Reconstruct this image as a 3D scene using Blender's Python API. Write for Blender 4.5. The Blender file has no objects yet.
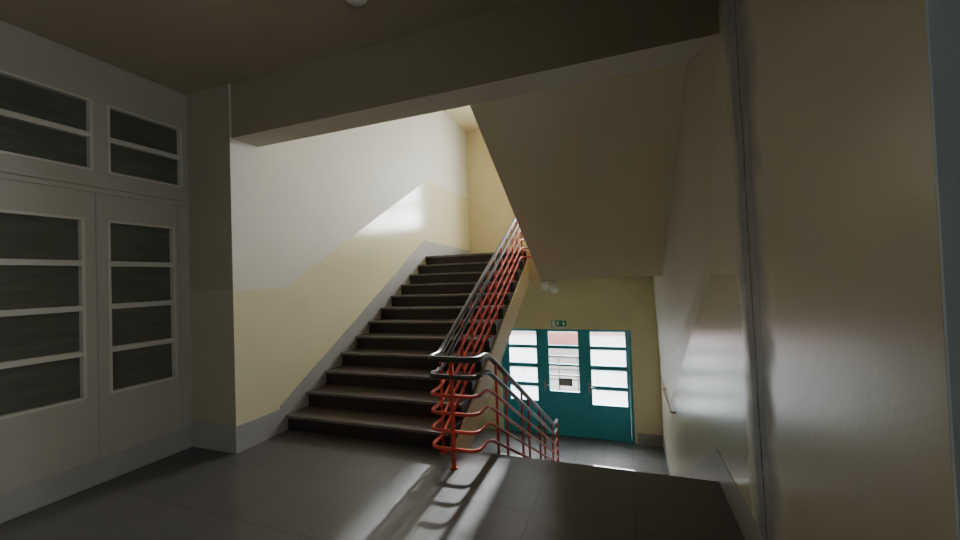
import bpy, bmesh, math, random
from mathutils import Vector, Matrix
random.seed(4)
C = bpy.context.scene.collection

# ------------------------------------------------------------------ materials
def mat(name, col, rough=0.6, metal=0.0, bump=0.0, bscale=30, var=0.0, vscale=2.0, col2=None, stretch=(1,1,1), spec=0.5, coat=0.0):
    m = bpy.data.materials.new(name); m.use_nodes = True
    nt = m.node_tree; b = nt.nodes['Principled BSDF']
    b.inputs['Base Color'].default_value = (*col, 1)
    b.inputs['Roughness'].default_value = rough
    b.inputs['Metallic'].default_value = metal
    b.inputs['Specular IOR Level'].default_value = spec
    b.inputs['Coat Weight'].default_value = coat
    b.inputs['Coat Roughness'].default_value = 0.15
    tc = nt.nodes.new('ShaderNodeTexCoord'); mp = nt.nodes.new('ShaderNodeMapping')
    mp.inputs['Scale'].default_value = stretch
    nt.links.new(tc.outputs['Object'], mp.inputs['Vector'])
    if var > 0:
        n = nt.nodes.new('ShaderNodeTexNoise'); n.inputs['Scale'].default_value = vscale
        n.inputs['Detail'].default_value = 6; n.inputs['Roughness'].default_value = 0.6
        nt.links.new(mp.outputs['Vector'], n.inputs['Vector'])
        r = nt.nodes.new('ShaderNodeValToRGB')
        c2 = col2 or tuple(c*(1-var) for c in col)
        r.color_ramp.elements[0].position = 0.35; r.color_ramp.elements[1].position = 0.65
        r.color_ramp.elements[0].color = (*c2, 1); r.color_ramp.elements[1].color = (*col, 1)
        nt.links.new(n.outputs['Fac'], r.inputs['Fac']); nt.links.new(r.outputs['Color'], b.inputs['Base Color'])
    if bump > 0:
        n = nt.nodes.new('ShaderNodeTexNoise'); n.inputs['Scale'].default_value = bscale; n.inputs['Detail'].default_value = 4
        nt.links.new(mp.outputs['Vector'], n.inputs['Vector'])
        bp = nt.nodes.new('ShaderNodeBump'); bp.inputs['Strength'].default_value = bump; bp.inputs['Distance'].default_value = 0.01
        nt.links.new(n.outputs['Fac'], bp.inputs['Height']); nt.links.new(bp.outputs['Normal'], b.inputs['Normal'])
    return m

def stain_band(m, half, col):
    """smudged repair stain in the wall paint around the (slightly leaning) joint; wall objects keep their origin at 0"""
    nt = m.node_tree; b = nt.nodes['Principled BSDF']
    N_ = nt.nodes.new; L_ = nt.links.new
    src = b.inputs['Base Color'].links[0].from_socket
    tc = N_('ShaderNodeTexCoord'); sp = N_('ShaderNodeSeparateXYZ'); L_(tc.outputs['Object'], sp.inputs[0])
    n1 = N_('ShaderNodeTexNoise'); n1.inputs['Scale'].default_value = 4.5; n1.inputs['Detail'].default_value = 7; L_(tc.outputs['Object'], n1.inputs['Vector'])
    z = N_('ShaderNodeMath'); z.operation = 'MULTIPLY_ADD'; z.inputs[1].default_value = -.037; z.inputs[2].default_value = -2.175; L_(sp.outputs['Z'], z.inputs[0])
    a = N_('ShaderNodeMath'); a.operation = 'ADD'; L_(sp.outputs['Y'], a.inputs[0]); L_(z.outputs[0], a.inputs[1])
    nn = N_('ShaderNodeMath'); nn.operation = 'MULTIPLY_ADD'; nn.inputs[1].default_value = half*1.4; nn.inputs[2].default_value = -half*.7; L_(n1.outputs[0], nn.inputs[0])
    s = N_('ShaderNodeMath'); s.operation = 'ADD'; L_(a.outputs[0], s.inputs[0]); L_(nn.outputs[0], s.inputs[1])
    ab = N_('ShaderNodeMath'); ab.operation = 'ABSOLUTE'; L_(s.outputs[0], ab.inputs[0])
    mr = N_('ShaderNodeMapRange'); mr.interpolation_type = 'LINEAR'
    mr.inputs[1].default_value = half*.35; mr.inputs[2].default_value = half
    mr.inputs[3].default_value = 1.0; mr.inputs[4].default_value = 0; L_(ab.outputs[0], mr.inputs[0])
    mx = N_('ShaderNodeMix'); mx.data_type = 'RGBA'; L_(mr.outputs[0], mx.inputs[0])
    L_(src, mx.inputs[6]); mx.inputs[7].default_value = (*col,1); L_(mx.outputs[2], b.inputs['Base Color'])
    r2 = N_('ShaderNodeMapRange'); r2.inputs[3].default_value = b.inputs['Roughness'].default_value; r2.inputs[4].default_value = .7
    L_(mr.outputs[0], r2.inputs[0]); L_(r2.outputs[0], b.inputs['Roughness'])

def tile_mat(name, c1, c2, mortar, tw, th, rough, offset=0.0, rot=0.0, blotch=.35):
    m = mat(name, c1, rough)
    nt = m.node_tree; b = nt.nodes['Principled BSDF']
    tc = [n for n in nt.nodes if n.type == 'TEX_COORD'][0]; mp = [n for n in nt.nodes if n.type == 'MAPPING'][0]
    mp.inputs['Rotation'].default_value = (0, 0, rot)
    br = nt.nodes.new('ShaderNodeTexBrick'); br.offset = offset
    br.inputs['Color1'].default_value = (*c1, 1); br.inputs['Color2'].default_value = (*c2, 1)
    br.inputs['Mortar'].default_value = (*mortar, 1); br.inputs['Scale'].default_value = 1
    br.inputs['Mortar Size'].default_value = 0.005; br.inputs['Brick Width'].default_value = tw; br.inputs['Row Height'].default_value = th
    nt.links.new(mp.outputs['Vector'], br.inputs['Vector'])
    n = nt.nodes.new('ShaderNodeTexNoise'); n.inputs['Scale'].default_value = 5; n.inputs['Detail'].default_value = 9; n.inputs['Roughness'].default_value = .65
    nt.links.new(tc.outputs['Object'], n.inputs['Vector'])
    mr = nt.nodes.new('ShaderNodeMapRange'); mr.inputs['To Min'].default_value = 1-blotch; mr.inputs['To Max'].default_value = 1+blotch
    nt.links.new(n.outputs['Fac'], mr.inputs['Value'])
    mx = nt.nodes.new('ShaderNodeMix'); mx.data_type = 'RGBA'; mx.blend_type = 'MULTIPLY'; mx.inputs[0].default_value = 1
    nt.links.new(br.outputs['Color'], mx.inputs[6]); nt.links.new(mr.outputs['Result'], mx.inputs[7])
    nt.links.new(mx.outputs[2], b.inputs['Base Color'])
    mr2 = nt.nodes.new('ShaderNodeMapRange'); mr2.inputs['To Min'].default_value = rough-.3*blotch; mr2.inputs['To Max'].default_value = rough+.4*blotch
    nt.links.new(n.outputs['Fac'], mr2.inputs['Value']); nt.links.new(mr2.outputs['Result'], b.inputs['Roughness'])
    bp = nt.nodes.new('ShaderNodeBump'); bp.inputs['Strength'].default_value = 0.25; bp.inputs['Distance'].default_value = 0.002; bp.invert = True
    nt.links.new(br.outputs['Fac'], bp.inputs['Height']); nt.links.new(bp.outputs['Normal'], b.inputs['Normal'])
    return m

M = {}
M['upper'] = mat('wall_paint_matte', (.58,.54,.42), .42, bump=.10, bscale=6, var=.05, vscale=1.5)
M['swell'] = mat('wall_paint_matte_far', (.60,.56,.43), .5, bump=.08, var=.06, vscale=1.5)
M['stair_upper'] = mat('wall_paint_pale', (.66,.645,.565), .6, bump=.08, var=.05, vscale=1.5)
M['dado'] = mat('oil_paint_cream', (.74,.69,.46), .16, bump=.06, bscale=6, var=.05, vscale=2, spec=.9)
M['pier_up'] = mat('pier_upper_shaded', (.36,.335,.25), .75, bump=.08, var=.06)  # dimmed copy of the upper wall paint, shade put into the colour
M['pier_low'] = mat('pier_cream_shaded', (.42,.385,.27), .4, bump=.06, var=.06)  # dimmed copy of the cream dado, shade put into the colour
M['dado_r'] = mat('oil_paint_cream_right', (.65,.61,.48), .27, bump=.12, bscale=5, var=.05, vscale=2)
M['near_r'] = mat('plaster_paint_near_right', (.59,.545,.415), .30, bump=.10, bscale=22, var=.06, vscale=1.6)
for k in ('upper','dado_r','near_r'): stain_band(M[k], .24, (.30,.30,.295))
M['yellow'] = mat('yellow_paint', (.80,.71,.42), .5, bump=.06, var=.06)
M['yellow_low'] = mat('yellow_paint_lobby', (.78,.70,.46), .5, bump=.06, var=.06)
M['stringer'] = mat('stringer_yellow_paint', (.84,.69,.38), .55, bump=.06, var=.06)
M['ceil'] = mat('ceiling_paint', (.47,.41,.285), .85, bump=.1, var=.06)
M['beam'] = mat('beam_face_shaded', (.325,.285,.195), .85, bump=.1, var=.06)  # beam front dimmed through its base colour, standing in for shade
M['beam_under'] = mat('beam_underside_lit', (.68,.63,.50), .8, bump=.06, var=.05)  # paler than the front: light bounced up from below, put into the colour
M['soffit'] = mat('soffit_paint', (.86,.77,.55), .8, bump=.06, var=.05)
M['white'] = mat('white_joinery', (.43,.415,.355), .45, bump=.03, var=.06, vscale=3)
M['frame'] = mat('white_glazing_bars', (.58,.56,.49), .4, bump=.03, var=.05, vscale=3)
M['reveal'] = mat('reveal_daylight_tint', (.62,.70,.80), .6, var=.05)  # blue cast of the daylight put into the base colour
M['base'] = mat('grey_skirting_paint', (.38,.38,.37), .45, bump=.04, var=.12, vscale=3)
M['floor'] = tile_mat('slate_tiles', (.112,.106,.106), (.102,.097,.098), (.072,.068,.067), .62, .62, .37, blotch=.28)
M['lobby'] = tile_mat('lobby_tiles', (.15,.15,.155), (.135,.135,.14), (.07,.07,.07), .5, .5, .38, blotch=.15)
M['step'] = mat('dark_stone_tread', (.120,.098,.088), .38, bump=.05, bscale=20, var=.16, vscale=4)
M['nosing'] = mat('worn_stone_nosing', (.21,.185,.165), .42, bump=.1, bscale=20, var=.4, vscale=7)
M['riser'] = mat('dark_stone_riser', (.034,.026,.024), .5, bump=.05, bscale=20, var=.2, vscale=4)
M['red'] = mat('red_enamel', (.66,.080,.045), .42, var=.1, vscale=8, spec=.35)
M['rust'] = mat('orange_handrail_paint', (.40,.11,.06), .45, var=.1, vscale=8)
M['rail'] = mat('dark_handrail', (.048,.041,.037), .34, var=.25, vscale=5)
M['teal'] = mat('teal_paint', (.04,.40,.52), .35, bump=.02, var=.1)
M['glassdark'] = mat('streaked_dark_glass', (.120,.128,.106), .3, bump=.2, bscale=5, var=.3, vscale=3, stretch=(1,1,6))
M['joint'] = mat('grey_joint_filler', (.34,.345,.345), .7, bump=.15, bscale=14, var=.3, vscale=4)
M['crack'] = mat('dark_crack', (.12,.115,.11), .9, var=.5, vscale=6)
M['opal'] = mat('opal_glass', (.85,.84,.80), .2, var=.03)
M['metal'] = mat('brushed_metal', (.5,.5,.5), .35, metal=.9, var=.1)
M['green'] = mat('sign_green', (.02,.30,.12), .4, var=.03)
M['signwhite'] = mat('sign_white', (.85,.9,.86), .5, var=.02)
M['signdark'] = mat('notice_dark', (.06,.05,.05), .5, var=.1)
M['pave'] = tile_mat('pavement', (.27,.27,.27), (.25,.25,.25), (.2,.2,.2), .5, .5, .8)
M['pink'] = mat('pink_render', (.34,.14,.14), .8, var=.1)
M['fence'] = mat('grey_fence_metal', (.12,.12,.125), .5, var=.1)
M['facade'] = mat('pale_facade', (.32,.29,.285), .8, var=.08)

def clear_glass(name, t):
    m = bpy.data.materials.new(name); m.use_nodes = True; nt = m.node_tree; nt.nodes.clear()
    out = nt.nodes.new('ShaderNodeOutputMaterial'); mix = nt.nodes.new('ShaderNodeMixShader')
    tr = nt.nodes.new('ShaderNodeBsdfTransparent'); gl = nt.nodes.new('ShaderNodeBsdfGlossy')
    tr.inputs['Color'].default_value = (.95,.97,.97,1); gl.inputs['Roughness'].default_value = .05
    mix.inputs['Fac'].default_value = t
    nt.links.new(tr.outputs[0], mix.inputs[1]); nt.links.new(gl.outputs[0], mix.inputs[2]); nt.links.new(mix.outputs[0], out.inputs[0])
    return m
M['clear'] = clear_glass('clear_glass', .08)
def frosted_glass(name, fac=.7):
    m = bpy.data.materials.new(name); m.use_nodes = True; nt = m.node_tree; nt.nodes.clear()
    out = nt.nodes.new('ShaderNodeOutputMaterial'); mix = nt.nodes.new('ShaderNodeMixShader')
    tr = nt.nodes.new('ShaderNodeBsdfTransparent'); tl = nt.nodes.new('ShaderNodeBsdfTranslucent')
    tl.inputs['Color'].default_value = (.74,.80,.86,1); mix.inputs['Fac'].default_value = fac
    nt.links.new(tr.outputs[0], mix.inputs[1]); nt.links.new(tl.outputs[0], mix.inputs[2]); nt.links.new(mix.outputs[0], out.inputs[0])
    return m
M['frost'] = frosted_glass('frosted_glass', .25)

# ------------------------------------------------------------------ mesh helpers
def box(bm, x0,x1,y0,y1,z0,z1, mi=0, top=None, bottom=None):
    vs = [bm.verts.new(p) for p in ((x0,y0,z0),(x1,y0,z0),(x1,y1,z0),(x0,y1,z0),(x0,y0,z1),(x1,y0,z1),(x1,y1,z1),(x0,y1,z1))]
    for k,f in enumerate(((3,2,1,0),(4,5,6,7),(0,1,5,4),(1,2,6,5),(2,3,7,6),(3,0,4,7))):
        fc = bm.faces.new([vs[i] for i in f]); fc.material_index = mi
        if k == 1 and top is not None: fc.material_index = top
        if k == 0 and bottom is not None: fc.material_index = bottom
def prism_x(bm, pts, x0, x1, mi=0):
    a = [bm.verts.new((x0,y,z)) for y,z in pts]; b = [bm.verts.new((x1,y,z)) for y,z in pts]
    n = len(pts); fs = [bm.faces.new(a), bm.faces.new(b[::-1])]
    for i in range(n): fs.append(bm.faces.new((a[i], b[i], b[(i+1)%n], a[(i+1)%n])))
    for f in fs: f.material_index = mi
    bmesh.ops.recalc_face_normals(bm, faces=fs)
def prism_y(bm, pts, y0, y1, mi=0):
    a = [bm.verts.new((x,y0,z)) for x,z in pts]; b = [bm.verts.new((x,y1,z)) for x,z in pts]
    n = len(pts); fs = [bm.faces.new(a), bm.faces.new(b[::-1])]
    for i in range(n): fs.append(bm.faces.new((a[i], b[i], b[(i+1)%n], a[(i+1)%n])))
    for f in fs: f.material_index = mi
    bmesh.ops.recalc_face_normals(bm, faces=fs)
def fillet(pts, r=.08, n=6):
    pts = [Vector(p) for p in pts]; out = [pts[0]]
    for i in range(1, len(pts)-1):
        p, a, b = pts[i], pts[i-1], pts[i+1]
        d1, d2 = (a-p), (b-p); rr = min(r, d1.length*.45, d2.length*.45)
        s, e = p+d1.normalized()*rr, p+d2.normalized()*rr
        for k in range(n+1):
            t = k/n; out.append(s*(1-t)**2 + p*2*t*(1-t) + e*t*t)
    out.append(pts[-1]); return out
def tube(bm, pts, r, seg=10):
    pts = [Vector(p) for p in pts]; rings = []; nrm = None
    for i,p in enumerate(pts):
        t = (pts[min(i+1,len(pts)-1)] - pts[max(i-1,0)]).normalized()
        if nrm is None:
            nrm = t.orthogonal().normalized()
        nrm = (nrm - t*nrm.dot(t)).normalized(); bn = t.cross(nrm)
        rings.append([bm.verts.new(p + (nrm*math.cos(2*math.pi*k/seg) + bn*math.sin(2*math.pi*k/seg))*r) for k in range(seg)])
    for a,b in zip(rings, rings[1:]):
        for k in range(seg):
            f = bm.faces.new((a[k], a[(k+1)%seg], b[(k+1)%seg], b[k])); f.smooth = True
    bm.faces.new(rings[0][::-1]); bm.faces.new(rings[-1])
def lathe(bm, c, prof, seg=24):   # prof: (r, z) about vertical axis
    rings = []
    for r,z in prof:
        rings.append([bm.verts.new((c[0]+max(r,.0005)*math.cos(2*math.pi*k/seg), c[1]+max(r,.0005)*math.sin(2*math.pi*k/seg), c[2]+z)) for k in range(seg)])
    for a,b in zip(rings, rings[1:]):
        for k in range(seg):
            f = bm.faces.new((a[k], a[(k+1)%seg], b[(k+1)%seg], b[k])); f.smooth = True
    f1 = bm.faces.new(rings[0][::-1]); f2 = bm.faces.new(rings[-1])
    bmesh.ops.recalc_face_normals(bm, faces=bm.faces[:])
def origin(p):
    v = Vector((0,0,0))
    while p is not None: v += Vector(p.location); p = p.parent
    return v
def obj(name, bm, mats, parent=None, bevel=0, loc=None):
    me = bpy.data.meshes.new(name); o = bpy.data.objects.new(name, me); C.objects.link(o)
    off = origin(parent)
    if parent is not None: o.parent = parent
    elif loc is not None: o.location = loc; off = Vector(loc)
    if off.length > 0: bmesh.ops.translate(bm, verts=bm.verts[:], vec=-off)
    bm.to_mesh(me); bm.free()
    for m in (mats if isinstance(mats, (list,tuple)) else [mats]): me.materials.append(m)
    if bevel:
        b = o.modifiers.new('bevel','BEVEL'); b.width = bevel; b.segments = 2; b.limit_method = 'ANGLE'
    return o
def tag(o, label=None, cat=None, group=None, kind=None):
    if label: o['label'] = label
    if cat: o['category'] = cat
    if group: o['group'] = group
    if kind: o['kind'] = kind
    return o
def struct(name, bm, mats, label, cat, bevel=0):
    return tag(obj(name, bm, mats, None, bevel), label, cat, kind='structure')
def thing(name, loc, label, cat, group=None):
    o = bpy.data.objects.new(name, None); o.location = loc; o.empty_display_size = .1; C.objects.link(o)
    return tag(o, label, cat, group)
N = bmesh.new
def grid_wall(bm, axis, a0, a1, u0, u1, z0, z1, holes, mi=0):
    us = sorted({u0,u1,*[h[0] for h in holes],*[h[1] for h in holes]}); zs = sorted({z0,z1,*[h[2] for h in holes],*[h[3] for h in holes]})
    us = [u for u in us if u0<=u<=u1]; zs = [z for z in zs if z0<=z<=z1]
    for ua,ub in zip(us,us[1:]):
        for za,zb in zip(zs,zs[1:]):
            cu,cz = (ua+ub)/2,(za+zb)/2
            if any(h[0]<cu<h[1] and h[2]<cz<h[3] for h in holes): continue
            if axis == 'x': box(bm, a0,a1, ua,ub, za,zb, mi)
            else: box(bm, ua,ub, a0,a1, za,zb, mi)

# ------------------------------------------------------------------ dimensions
XL, XS, XR = -3.92, -3.35, .57      # corridor left wall, stair wall, right wall
YP, YB, YE = 2.60, 2.90, 8.50       # pier face, beam back, end wall
H, G = .16, .287                    # riser and going
YU, YD = 3.17, 3.22                 # first riser up, landing edge down
LOW, TOP, CEIL, ROOF = -1.92, 1.92, 3.37, 4.93
SL = H/G

# ------------------------------------------------------------------ room shell
bm = N(); box(bm, -4.3,XR+.35, -3.2,YD, -.28,0)
struct('floor', bm, M['floor'], 'dark grey slate tiled floor of the middle landing', 'floor')
bm = N(); box(bm, XS-.3,XR+.35, 2.3,YE+.3, LOW-.2,LOW)
struct('floor.001', bm, M['lobby'], 'grey tiled lobby floor in front of the teal doors', 'floor')
bm = N(); box(bm, XS,XR, YU+11*G,YE, 1.445,TOP, 0, 1); box(bm, -1.10,XR, 5.455,YU+11*G, 1.447,TOP, 0, 1)
struct('floor.002', bm, [M['yellow_low'], M['step']], 'upper landing slab at the head of the left flight', 'floor')
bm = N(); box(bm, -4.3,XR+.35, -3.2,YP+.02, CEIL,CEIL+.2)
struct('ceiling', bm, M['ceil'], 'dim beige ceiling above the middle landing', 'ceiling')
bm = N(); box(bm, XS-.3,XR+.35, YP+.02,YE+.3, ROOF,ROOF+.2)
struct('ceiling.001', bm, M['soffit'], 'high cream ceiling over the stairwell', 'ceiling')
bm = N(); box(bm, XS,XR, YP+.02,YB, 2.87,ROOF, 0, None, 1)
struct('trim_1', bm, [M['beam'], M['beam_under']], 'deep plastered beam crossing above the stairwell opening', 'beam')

# corridor left wall with holes for the glazed panels
lows = [(1.965,2.465,.68,2.07),(1.31,1.81,.68,2.07),(.66,1.16,.68,2.07),(-.10,.42,.68,2.07)]
ups  = [(1.974,2.545,2.46,3.02),(1.30,1.87,2.46,3.02),(.63,1.20,2.46,3.02),(-.05,.52,2.46,3.02)]
bm = N(); grid_wall(bm, 'x', XL-.2, XL, -3.2, YP, 0, CEIL, lows+ups)
struct('wall_left', bm, M['white'], 'white boarded partition wall holding the dark glazed panels', 'wall')
n = 0
for k,(hs,rows) in enumerate(((lows,4),(ups,2))):
    for (y0,y1,z0,z1) in hs:
        n += 1
        bm = N(); f = .014; x0,x1 = XL-.07, XL+.008
        box(bm,x0,x1,y0-.006,y0+f,z0,z1); box(bm,x0,x1,y1-f,y1+.006,z0,z1); box(bm,x0,x1,y0+f,y1-f,z0-.006,z0+f); box(bm,x0,x1,y0+f,y1-f,z1-f,z1+.006)
        ph = (z1-z0)/rows
        for r in range(1,rows): box(bm,x0+.01,x1-.005,y0+f,y1-f,z0+r*ph-.021,z0+r*ph+.021)
        pos = ['nearest the pier', 'second from the pier', 'third from the pier', 'farthest from the pier'][(n-1)%4]
        w = struct('window_%d'%n, bm, M['frame'], ('tall four-pane' if rows==4 else 'upper two-pane')+' dark glazed panel in the white partition, '+pos, 'window')
        for r in range(rows):
            b2 = N(); box(b2, XL-.05,XL-.04, y0+.005,y1-.005, z0+r*ph+.004, z0+(r+1)*ph-.004)
            obj('window_pane', b2, M['glassdark'], w)
bm = N(); box(bm, XL,XL+.03, -3.0,YP-.001, 2.325,2.345); box(bm, XL,XL+.012, -3.0,YP-.001, 2.285,2.325)
struct('trim_2', bm, M['white'], 'thin white ledge running between lower and upper glazed panels', 'ledge', .003)
bm = N(); box(bm, XL,XL+.006, 1.885,1.893, .2,2.285); box(bm, XL,XL+.006, 2.50,2.506,.2,2.285); box(bm, XL,XL+.006, 1.235,1.243,.2,2.285)
struct('trim_3', bm, M['base'], 'thin vertical joint lines on the white partition', 'joint strip')

# stair left wall (with the pier)
bm = N()
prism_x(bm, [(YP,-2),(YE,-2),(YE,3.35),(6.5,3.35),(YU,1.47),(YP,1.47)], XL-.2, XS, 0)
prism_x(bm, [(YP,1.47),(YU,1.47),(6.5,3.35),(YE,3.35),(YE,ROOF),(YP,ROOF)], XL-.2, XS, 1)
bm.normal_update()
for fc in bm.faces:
    if fc.normal.y < -.95 and fc.calc_center_median().y < YP+.01: fc.material_index += 2  # pier front takes the shade-coloured copies
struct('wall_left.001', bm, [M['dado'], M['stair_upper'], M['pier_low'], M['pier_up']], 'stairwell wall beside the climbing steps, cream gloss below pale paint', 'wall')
# right wall
bm = N()
prism_x(bm, [(2.24,-2),(YE,-2),(YE,-.47),(6.65,-.47),(3.2,1.47),(2.24,1.47)], XR, XR+.35, 0)
prism_x(bm, [(2.24,1.47),(3.2,1.47),(6.65,-.47),(YE,-.47),(YE,ROOF),(2.24,ROOF)], XR, XR+.35, 1)
prism_x(bm, [(1.02,-2),(2.24,-2),(2.24,CEIL),(1.02,CEIL)], XR, XR+.35, 2)
struct('wall_right', bm, [M['dado_r'], M['upper'], M['near_r']], 'long right wall with glossy cream lower paint', 'wall')
# plaster swelling that carries the wall out to the underside of the overhead flight
bm = N()
A=(.44,2.90,2.869); B=(XR,YP+.03,2.869); C1=(XR,3.25,1.60); A2=(.44,5.45,1.444); C2=(XR,5.7,.45); E1=(.51,YE,1.444); F1=(XR,YE,-.2)
vv = {k: bm.verts.new(p) for k,p in dict(A=A,B=B,C=C1,A2=A2,C2=C2,E=E1,F=F1).items()}
for tri in (('A','B','C'),('A','C','C2'),('A','C2','A2'),('A2','C2','F'),('A2','F','E')):
    fc = bm.faces.new([vv[t] for t in tri]); fc.smooth = True
    fc.normal_update()
    if fc.normal.x > 0: fc.normal_flip()
struct('trim_7', bm, [M['swell']], 'smooth plaster carrying the right wall out to the overhead flight', 'plaster')
bm = N(); grid_wall(bm, 'x', XR, XR+.35, -3.2,1.02, 0,CEIL, [(-1.7,-.4,.85,2.6),(.15,1.02,0,CEIL)])
box(bm, XR+.25,XR+.35,.15,1.02,0,CEIL)  # niche added and closed at the back so its side stays dim
struct('wall_right.001', bm, [M['reveal']], 'right wall section with an added niche coloured with bluish daylight and the side window', 'wall')
bm = N(); box(bm, XR+.0005,XR+.25, 1.012,1.02,0,CEIL)
struct('trim_6', bm, [M['reveal']], 'niche side coloured with bluish daylight at the right edge', 'niche side')
bm = N()
for (y0,y1) in ((-1.7,-1.63),(-1.08,-1.02),(-.47,-.4)): box(bm, XR+.24,XR+.30,y0,y1,.85,2.6)
box(bm, XR+.24,XR+.30,-1.63,-.47,.85,.92); box(bm, XR+.24,XR+.30,-1.63,-.47,2.53,2.6)
w = struct('window_9', bm, M['white'], 'side window in the right wall', 'window')
bm = N(); box(bm, XR+.265,XR+.272,-1.63,-.47,.92,2.53); obj('window_pane', bm, M['clear'], w)
bm = N(); box(bm, -4.3,XR+.35,-3.4,-3.2,0,CEIL)
struct('wall_back', bm, M['swell'], 'corridor wall behind the viewer', 'wall')
bm = N(); box(bm, XS,XR,2.4,YP,LOW,-.28)
struct('wall_back.001', bm, M['yellow_low'], 'lobby wall beneath the middle landing', 'wall')
# end wall
DX0, DX1, DZ = -2.68, .06, .35
WX0,WX1,WZ0,WZ1 = -2.05,.35,2.75,4.7
bm = N(); grid_wall(bm, 'y', YE,YE+.3, XS-.3,XR+.35, LOW,1.6, [(DX0,DX1,LOW,DZ)], 0)
grid_wall(bm, 'y', YE,YE+.3, XS-.3,XR+.35, 1.6,ROOF, [(WX0,WX1,WZ0,WZ1)], 1)
struct('wall_front', bm, [M['yellow_low'], M['yellow']], 'yellow end wall with the teal entrance doors', 'wall')
bm = N(); y0,y1 = YE+.12,YE+.18
for x in (WX0,WX0+.78,WX0+1.56,WX1-.05): box(bm,x,x+.05,y0,y1,WZ0,WZ1)
for z in (WZ0,3.35,WZ1-.05): box(bm,WX0,WX1,y0+.005,y1-.005,z,z+.05)
w = struct('window_10', bm, M['white'], 'stairwell window above the entrance doors', 'window')
bm = N(); box(bm,WX0+.01,WX1-.01,YE+.145,YE+.15,WZ0+.01,WZ1-.01); obj('window_pane', bm, M['clear'], w)

# skirting
bt = .012
bm = N(); box(bm, XL,XL+bt,-3.2,YP,0,.19)
struct('baseboard_left', bm, M['base'], 'grey painted skirting below the white partition', 'skirting', .003)
bm = N(); box(bm, XL+bt,XS+bt,YP-bt,YP,0,.24)
prism_x(bm, [(YP,0),(YU,0),(YU+11*G,TOP-.02),(YE,TOP-.02),(YE,TOP+.22),(YU+11*G-.02,TOP+.34-.05),(YU-.08,.27),(YU-.08,.24),(YP,.24)], XS, XS+bt)
struct('baseboard_left.001', bm, M['base'], 'grey painted band following the steps on the left stair wall', 'skirting')
bm = N()
prism_x(bm, [(1.02,0),(YD,0),(YD+11*G,LOW),(YE,LOW),(YE,LOW+.22),(YD+11*G+.25,LOW+.22),(YD+.02,.22),(1.02,.22)], XR-.005, XR)
struct('baseboard_right', bm, M['base'], 'grey painted skirting along the right wall', 'skirting')
bm = N(); box(bm, DX1+.05,XR-bt, YE-bt,YE, LOW,LOW+.22)
struct('baseboard_front', bm, M['base'], 'grey skirting beside the teal doors', 'skirting')

# repaired wall joint on the right wall
random.seed(11)
bm = N(); L=[]; R=[]; nseg=120; wl=0; wr=0
yc = lambda z: 2.175+.037*z
for i in range(nseg+1):
    z = i/nseg*CEIL
    wl = wl*.8+random.uniform(-.009,.009); wr = wr*.85+random.uniform(-.015,.015)
    L.append((yc(z)-.085+wl, z)); R.append((yc(z)+.12+wr, z))
prism_x(bm, L+R[::-1], XR-.0006, XR)
t = struct('trim_4', bm, M['joint'], 'rough grey filled vertical joint on the right wall', 'wall joint')
bm = N(); a=[];b=[]; wl=0
for i in range(nseg+1):
    z = i/nseg*CEIL; wl = wl*.85+random.uniform(-.005,.005); y = yc(z)+wl; a.append((y,z)); b.append((y+random.uniform(.006,.022),z))
prism_x(bm, a+b[::-1], XR-.001, XR-.0005)
tag(obj('crack', bm, M['crack'], t), 'dark crack down the grey filler')

# ------------------------------------------------------------------ stairs
def split_tread(bm):
    bm.normal_update()
    for fc in bm.faces:
        fc.material_index = 0 if (fc.normal.z > .5) else 1
def nosing_front(bm, y):
    for fc in bm.faces:
        c = fc.calc_center_median()
        if fc.normal.y < -.9 and abs(c.y-(y-.03)) < .004: fc.material_index = 2
XE = -1.50
st = thing('staircase', (-2.4,YU,0), 'dark stone flight climbing on the left up to the upper landing', 'staircase')
for i in range(11):
    bm = N(); y = YU+i*G
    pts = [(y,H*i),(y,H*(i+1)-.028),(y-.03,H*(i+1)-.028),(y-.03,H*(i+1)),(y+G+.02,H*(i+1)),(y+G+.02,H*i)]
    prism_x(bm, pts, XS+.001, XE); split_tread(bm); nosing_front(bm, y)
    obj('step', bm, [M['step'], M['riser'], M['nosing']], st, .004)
bm = N(); y = YU+11*G
prism_x(bm, [(y-.004,H*11),(y-.004,TOP-.03),(y-.03,TOP-.03),(y-.03,TOP+.004),(y+.3,TOP+.004),(y+.3,TOP),(y+.001,TOP),(y+.001,H*11)], XS+.001, XE)
split_tread(bm); nosing_front(bm, y)
obj('landing_nosing', bm, [M['step'], M['riser'], M['nosing']], st)
bm = N(); prism_x(bm, [(YD,-.005),(YD,-.36),(YU+11*G,1.39),(YU+11*G,1.755)], XS+.001, XE+.02)
tag(obj('soffit_slab', bm, M['stringer'], st), 'yellow plastered side and underside of the flight')

st2 = thing('staircase.001', (-.3,YD,-1.92), 'flight going down on the right from the landing edge to the lobby', 'staircase')
for i in range(11):
    bm = N(); y = YD+i*G; z = -H*(i+1)
    prism_x(bm, [(y,z-.16),(y,z),(y+G+.03,z),(y+G+.03,z-.04),(y+G,z-.04),(y+G,z-.16)], -1.20, XR-bt)
    obj('step', bm, M['step'], st2, .004)
bm = N(); prism_x(bm, [(YD+.002,-.30),(YD+.002,-.6),(YD+10.2*G,LOW),(YD+10.9*G,LOW)], -1.215, XR-bt)
obj('soffit_slab', bm, M['yellow_low'], st2)

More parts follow.
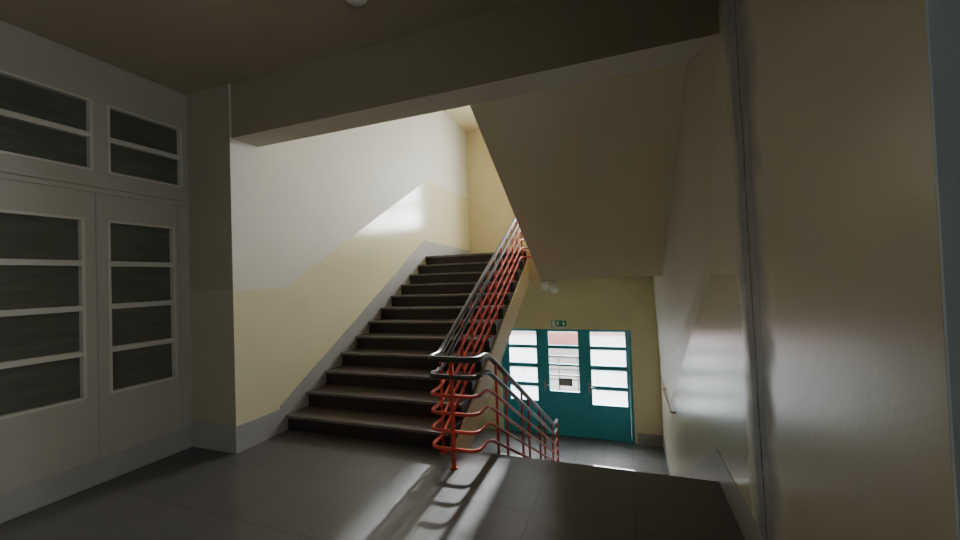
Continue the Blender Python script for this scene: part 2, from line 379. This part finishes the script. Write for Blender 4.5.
st3 = thing('staircase.002', (-.3,5.3,1.92), 'next flight overhead seen from below as a smooth sloping cream underside', 'staircase')
bm = N(); prism_x(bm, [(YB,2.87),(5.45,1.445),(5.45,1.80),(YB,3.22)], -1.10, XR-.002)
tag(obj('soffit_slab', bm, M['soffit'], st3), 'smooth cream plastered underside')
for i in range(8):
    bm = N(); box(bm, -1.10,XR-.002, 5.3-G*(i+1),5.3-G*i+.02, TOP+H*i-.04,TOP+H*(i+1)); obj('step', bm, M['step'], st3)

# ------------------------------------------------------------------ railing
ru, rd, rt = -1.54, -1.12, -1.04
rl = thing('stair_railing', (-1.33,2.9,0), 'red tubular railing with double dark handrails wrapping between the two flights', 'railing')
def path(h):
    u = (6.1-3.12)*SL; d = (6.15-3.15)*SL
    return fillet([(rt,3.1,h+u+(5.5-3.1)*SL),(rt,5.5,h+u),(rt,6.22,h+u),(ru,6.22,h+u),(ru,6.1,h+u),(ru,3.22,h+.056),(ru,3.10,h),(ru,2.88,h),(rd,2.88,h),(rd,3.10,h),(rd,3.22,h-.039),(rd,6.15,h-d),(rd,6.38,h-d)], .19, 8)
for h in (.86,.72):
    bm = N(); tube(bm, path(h), .025 if h>.8 else .021, 12); tag(obj('handrail', bm, M['rail'], rl), 'dark polished handrail')
for h in (.57,.43,.29,.15):
    bm = N(); tube(bm, path(h), .014, 8); obj('rail', bm, M['red'], rl)
def post(x,y,z0,z1,r=.0125):
    bm = N(); tube(bm, [(x,y,z0),(x,y,z1)], r, 10)
    lathe(bm, (x,y,z0), [(.03,0),(.03,.008),(.016,.014)], 14)
    obj('baluster', bm, M['red'], rl)
post(-1.33,2.88,0,.86,.018); post(ru,3.12,0,.86)
for i in range(1,11):
    y = YU+(i+.55)*G; post(ru,y,H*(i+1),.86+(y-3.12)*SL)
for i in (1,2,4,5,7,8,10):
    y = YD+(i-.45)*G; post(rd,y,-H*i,.86-(y-3.15)*SL)
post(rd,6.38,LOW,.86-3.0*SL,.016)
post(-1.30,6.22+.13,TOP,2.30)

# wall handrail on the right of the lower flight
hr = thing('wall_handrail', (XR,6.2,-.45), 'orange-red handrail on the right wall near the teal doors', 'handrail')
bm = N(); tube(bm, fillet([(XR,6.0,-.43),(XR-.05,6.0,-.43),(XR-.05,7.3,-.47),(XR,7.3,-.47)],.03), .012, 10); obj('rail', bm, M['rust'], hr)
for y in (6.3,7.0):
    bm = N(); tube(bm, fillet([(XR,y,-.53),(XR-.05,y,-.53),(XR-.05,y,-.46)],.03), .006, 8); obj('bracket', bm, M['metal'], hr)

# ------------------------------------------------------------------ entrance doors
bm = N(); y0,y1 = YE+.02,YE+.12
box(bm,DX0,DX0+.06,y0,y1,LOW,DZ); box(bm,DX1-.06,DX1,y0,y1,LOW,DZ); box(bm,DX0+.06,DX1-.06,y0,y1,DZ-.03,DZ); box(bm,DX0+.06,DX1-.06,y0+.08,y1,LOW,LOW+.03)
for x in (-1.78,-.86): box(bm,x-.02,x+.02,y1-.022,y1,LOW+.03,DZ-.03)
struct('trim_5', bm, M['teal'], 'teal frame around the three entrance doors', 'door frame', .003)
leaves = [(-.86,0,-.74,-.05,'right-hand teal entrance door nearest the right wall','frost'),
          (-1.78,-.86,-1.62,-.99,'middle teal entrance door with the dark notice','clear'),
          (-2.62,-1.78,-2.50,-1.88,'left-hand teal entrance door partly hidden by the railing','frost')]
rows = [(.0,.30),(-.40,-.07),(-.82,-.49),(-1.21,-.90)]
for k,(a,b,pa,pb,lab,gm) in enumerate(leaves):
    bm = N(); y0,y1 = YE+.045,YE+.095
    hs = [(pa,pb,z0,z1) for z0,z1 in rows]
    if k == 1: hs = [(pa,pb,.0,.30),(pa,pb,-.40,-.07),(pa,pb,-.98,-.44)]
    hs.append((pa,pb,-1.82,-1.32))
    grid_wall(bm,'y',y0,y1,a+.001,b-.001,LOW+.005,DZ-.031,hs)
    bmesh.ops.remove_doubles(bm, verts=bm.verts[:], dist=1e-5)
    d = struct('door_%d'%(k+1), bm, M['teal'], lab, 'door')
    for h in hs[:-1]:
        b2 = N(); box(b2,h[0]-.005,h[1]+.005,YE+.066,YE+.072,h[2]-.005,h[3]+.005); obj('glass_pane', b2, M[gm], d)
    b2 = N(); box(b2,pa-.005,pb+.005,YE+.062,YE+.08,-1.825,-1.315); obj('kick_panel', b2, M['teal'], d)
    if k == 1:
        for z in (-.235,-.64):
            b2 = N(); box(b2,pa-.002,pb+.002,YE+.05,YE+.09,z-.012,z+.012); obj('glazing_bar', b2, M['base'], d)
    if k < 2:
        hx = a+.06
        b2 = N(); box(b2,hx-.02,hx+.02,YE+.036,YE+.045,-.98,-.76); tube(b2, fillet([(hx,YE+.045,-.85),(hx,YE-.01,-.85),(hx+.12,YE-.01,-.85)],.02), .009, 8)
        obj('door_handle', b2, M['metal'], d)
nt_ = thing('door_notice', (-1.28,YE+.06,-.72), 'small dark framed notice on the glass of the middle teal door', 'notice')
bm = N(); box(bm,-1.42,-1.14,YE+.055,YE+.062,-.86,-.70); obj('frame', bm, M['signdark'], nt_)
bm = N(); box(bm,-1.395,-1.165,YE+.052,YE+.0555,-.84,-.72); obj('sheet', bm, M['metal'], nt_)

# exit sign
ex = thing('exit_sign', (-1.36,YE,.48), 'green running man exit sign above the teal doors', 'sign')
bm = N(); box(bm,-1.53,-1.19,YE-.04,YE,.405,.555); obj('housing', bm, M['signwhite'], ex, .004)
bm = N(); box(bm,-1.52,-1.20,YE-.044,YE-.04,.415,.545); obj('face', bm, M['green'], ex)
yy0,yy1 = YE-.047,YE-.044
def P(pts): prism_y(bm, pts, yy0, yy1)
bm = N(); P([(-1.50,.425),(-1.44,.425),(-1.44,.535),(-1.50,.535)]); obj('doorway_symbol', bm, M['signwhite'], ex)
bm = N()
P([(-1.40,.525),(-1.38,.535),(-1.365,.52),(-1.38,.505)])
P([(-1.405,.50),(-1.375,.507),(-1.37,.465),(-1.40,.46)])
P([(-1.40,.465),(-1.385,.462),(-1.41,.425),(-1.425,.43)]); P([(-1.385,.467),(-1.37,.46),(-1.345,.445),(-1.355,.435)])
P([(-1.40,.50),(-1.425,.475),(-1.418,.470),(-1.395,.49)]); P([(-1.375,.50),(-1.35,.49),(-1.345,.478),(-1.375,.49)])
obj('running_figure_symbol', bm, M['signwhite'], ex)
bm = N(); P([(-1.27,.535),(-1.25,.535),(-1.25,.485),(-1.225,.485),(-1.26,.43),(-1.295,.485),(-1.27,.485)])
obj('arrow_symbol', bm, M['signwhite'], ex)

# lamps
def sphere_prof(r, n=12): return [(r*math.sin(math.pi*k/n), -r*math.cos(math.pi*k/n)) for k in range(n+1)]
lp = thing('globe_lamp', (-1.30,7.4,1.445), 'small twin opal globe lamp under the lobby ceiling', 'lamp')
bm = N(); box(bm,-1.50,-1.16,7.36,7.44,1.405,1.445); obj('mounting_plate', bm, M['metal'], lp, .004)
for x,z in ((-1.42,1.31),(-1.25,1.26)):
    bm = N(); tube(bm, [(x,7.4,1.41),(x,7.4,z+.07)], .012, 8); obj('stem', bm, M['metal'], lp)
    bm = N(); lathe(bm, (x,7.4,z), sphere_prof(.085)); obj('globe', bm, M['opal'], lp)
lp = thing('ceiling_lamp', (-1.56,2.12,CEIL), 'round white ceiling lamp at the top edge above the landing', 'lamp')
bm = N(); lathe(bm, (-1.56,2.10,CEIL), [(.085,-.0),(.085,-.015),(.08,-.02)]); obj('base', bm, M['metal'], lp)
bm = N(); lathe(bm, (-1.56,2.10,CEIL-.02), [(.08,0),(.08,-.015),(.062,-.032),(.035,-.042),(.0,-.045)]); obj('shade', bm, M['opal'], lp)

# ------------------------------------------------------------------ outside the doors
bm = N(); box(bm,-14,12,YE+.3,30,LOW-.3,LOW-.02)
struct('floor.003', bm, M['pave'], 'pale pavement outside the entrance', 'pavement')
bd = thing('building', (-4,14.5,LOW), 'pale building with a red band across the street', 'building')
bm = N(); box(bm,-9,3,14.5,16.5,LOW-.02,1.6); obj('facade', bm, M['facade'], bd)
bm = N(); box(bm,-9,3,14.42,14.5,-.98,-.60); obj('band', bm, M['pink'], bd)
fn = thing('fence', (-3,12,LOW), 'grey metal fence outside the middle door', 'fence')
for i in range(11):
    bm = N(); x=-5.3+i*.55; box(bm,x,x+.04,12,12.04,LOW-.02,-.95); obj('post', bm, M['fence'], fn)
for z in (-1.0,-1.35,-1.65):
    bm = N(); box(bm,-5.3,.25,12.01,12.03,z,z+.04); obj('bar', bm, M['fence'], fn)

# ------------------------------------------------------------------ daylight and added fill lamps
w = bpy.data.worlds.new('World'); bpy.context.scene.world = w; w.use_nodes = True
bg = w.node_tree.nodes['Background']; bg.inputs[0].default_value = (.97,.97,1,1); bg.inputs[1].default_value = 10.5
def portal(name, loc, direction, sx, sy):
    l = bpy.data.lights.new(name,'AREA'); l.shape='RECTANGLE'; l.size=sx; l.size_y=sy
    l.cycles.is_portal = True
    o = bpy.data.objects.new(name,l); C.objects.link(o); o.location = loc
    o.rotation_euler = Vector(direction).to_track_quat('-Z','Z').to_euler()
    return o
portal('portal_upper', ((WX0+WX1)/2,YE+.32,(WZ0+WZ1)/2), (0,-1,0), WX1-WX0, WZ1-WZ0)
portal('portal_doors', ((DX0+DX1)/2,YE+.32,(LOW+DZ)/2), (0,-1,0), DX1-DX0, DZ-LOW)
portal('portal_side', (XR+.37,-1.05,1.72), (-1,0,0), 1.3, 1.75)
s = portal('fill_upper', ((WX0+WX1)/2,YE+.9,(WZ0+WZ1)/2+.5), (0,-1,-.35), 2.8, 2.2)  # added area lamp strengthening the daylight through the upper window
s.data.cycles.is_portal = False; s.data.energy = 510; s.data.color = (.97,.98,1)
s = portal('fill_street', (-1.3,11.3,2.6), (0,-2.8,-3.4), 4.5, 2.5)  # added lamp above the street, brightens the lobby and right wall
s.data.cycles.is_portal = False; s.data.energy = 900; s.data.color = (1,.98,.95)
sl = bpy.data.lights.new('sun','SUN'); sl.energy = 15; sl.angle = .035; sl.color = (.97,.97,1)
so = bpy.data.objects.new('sun', sl); C.objects.link(so); so.location = (-2,10,6)
so.rotation_euler = Vector((.35,-5.8,-3.5)).to_track_quat('-Z','Z').to_euler()

# ------------------------------------------------------------------ camera
cam = bpy.data.cameras.new('camera'); co = bpy.data.objects.new('camera', cam); C.objects.link(co)
r = Vector((.9384,.3446,-.0351)).normalized(); f = Vector((-.3432,.9387,.0205)); f = (f - r*f.dot(r)).normalized(); u = r.cross(f)
co.matrix_world = Matrix(((r.x,u.x,-f.x,0),(r.y,u.y,-f.y,0),(r.z,u.z,-f.z,1.5),(0,0,0,1)))
cam.sensor_width = 36; cam.lens = 395*36/960; cam.clip_start = .05
bpy.context.scene.camera = co
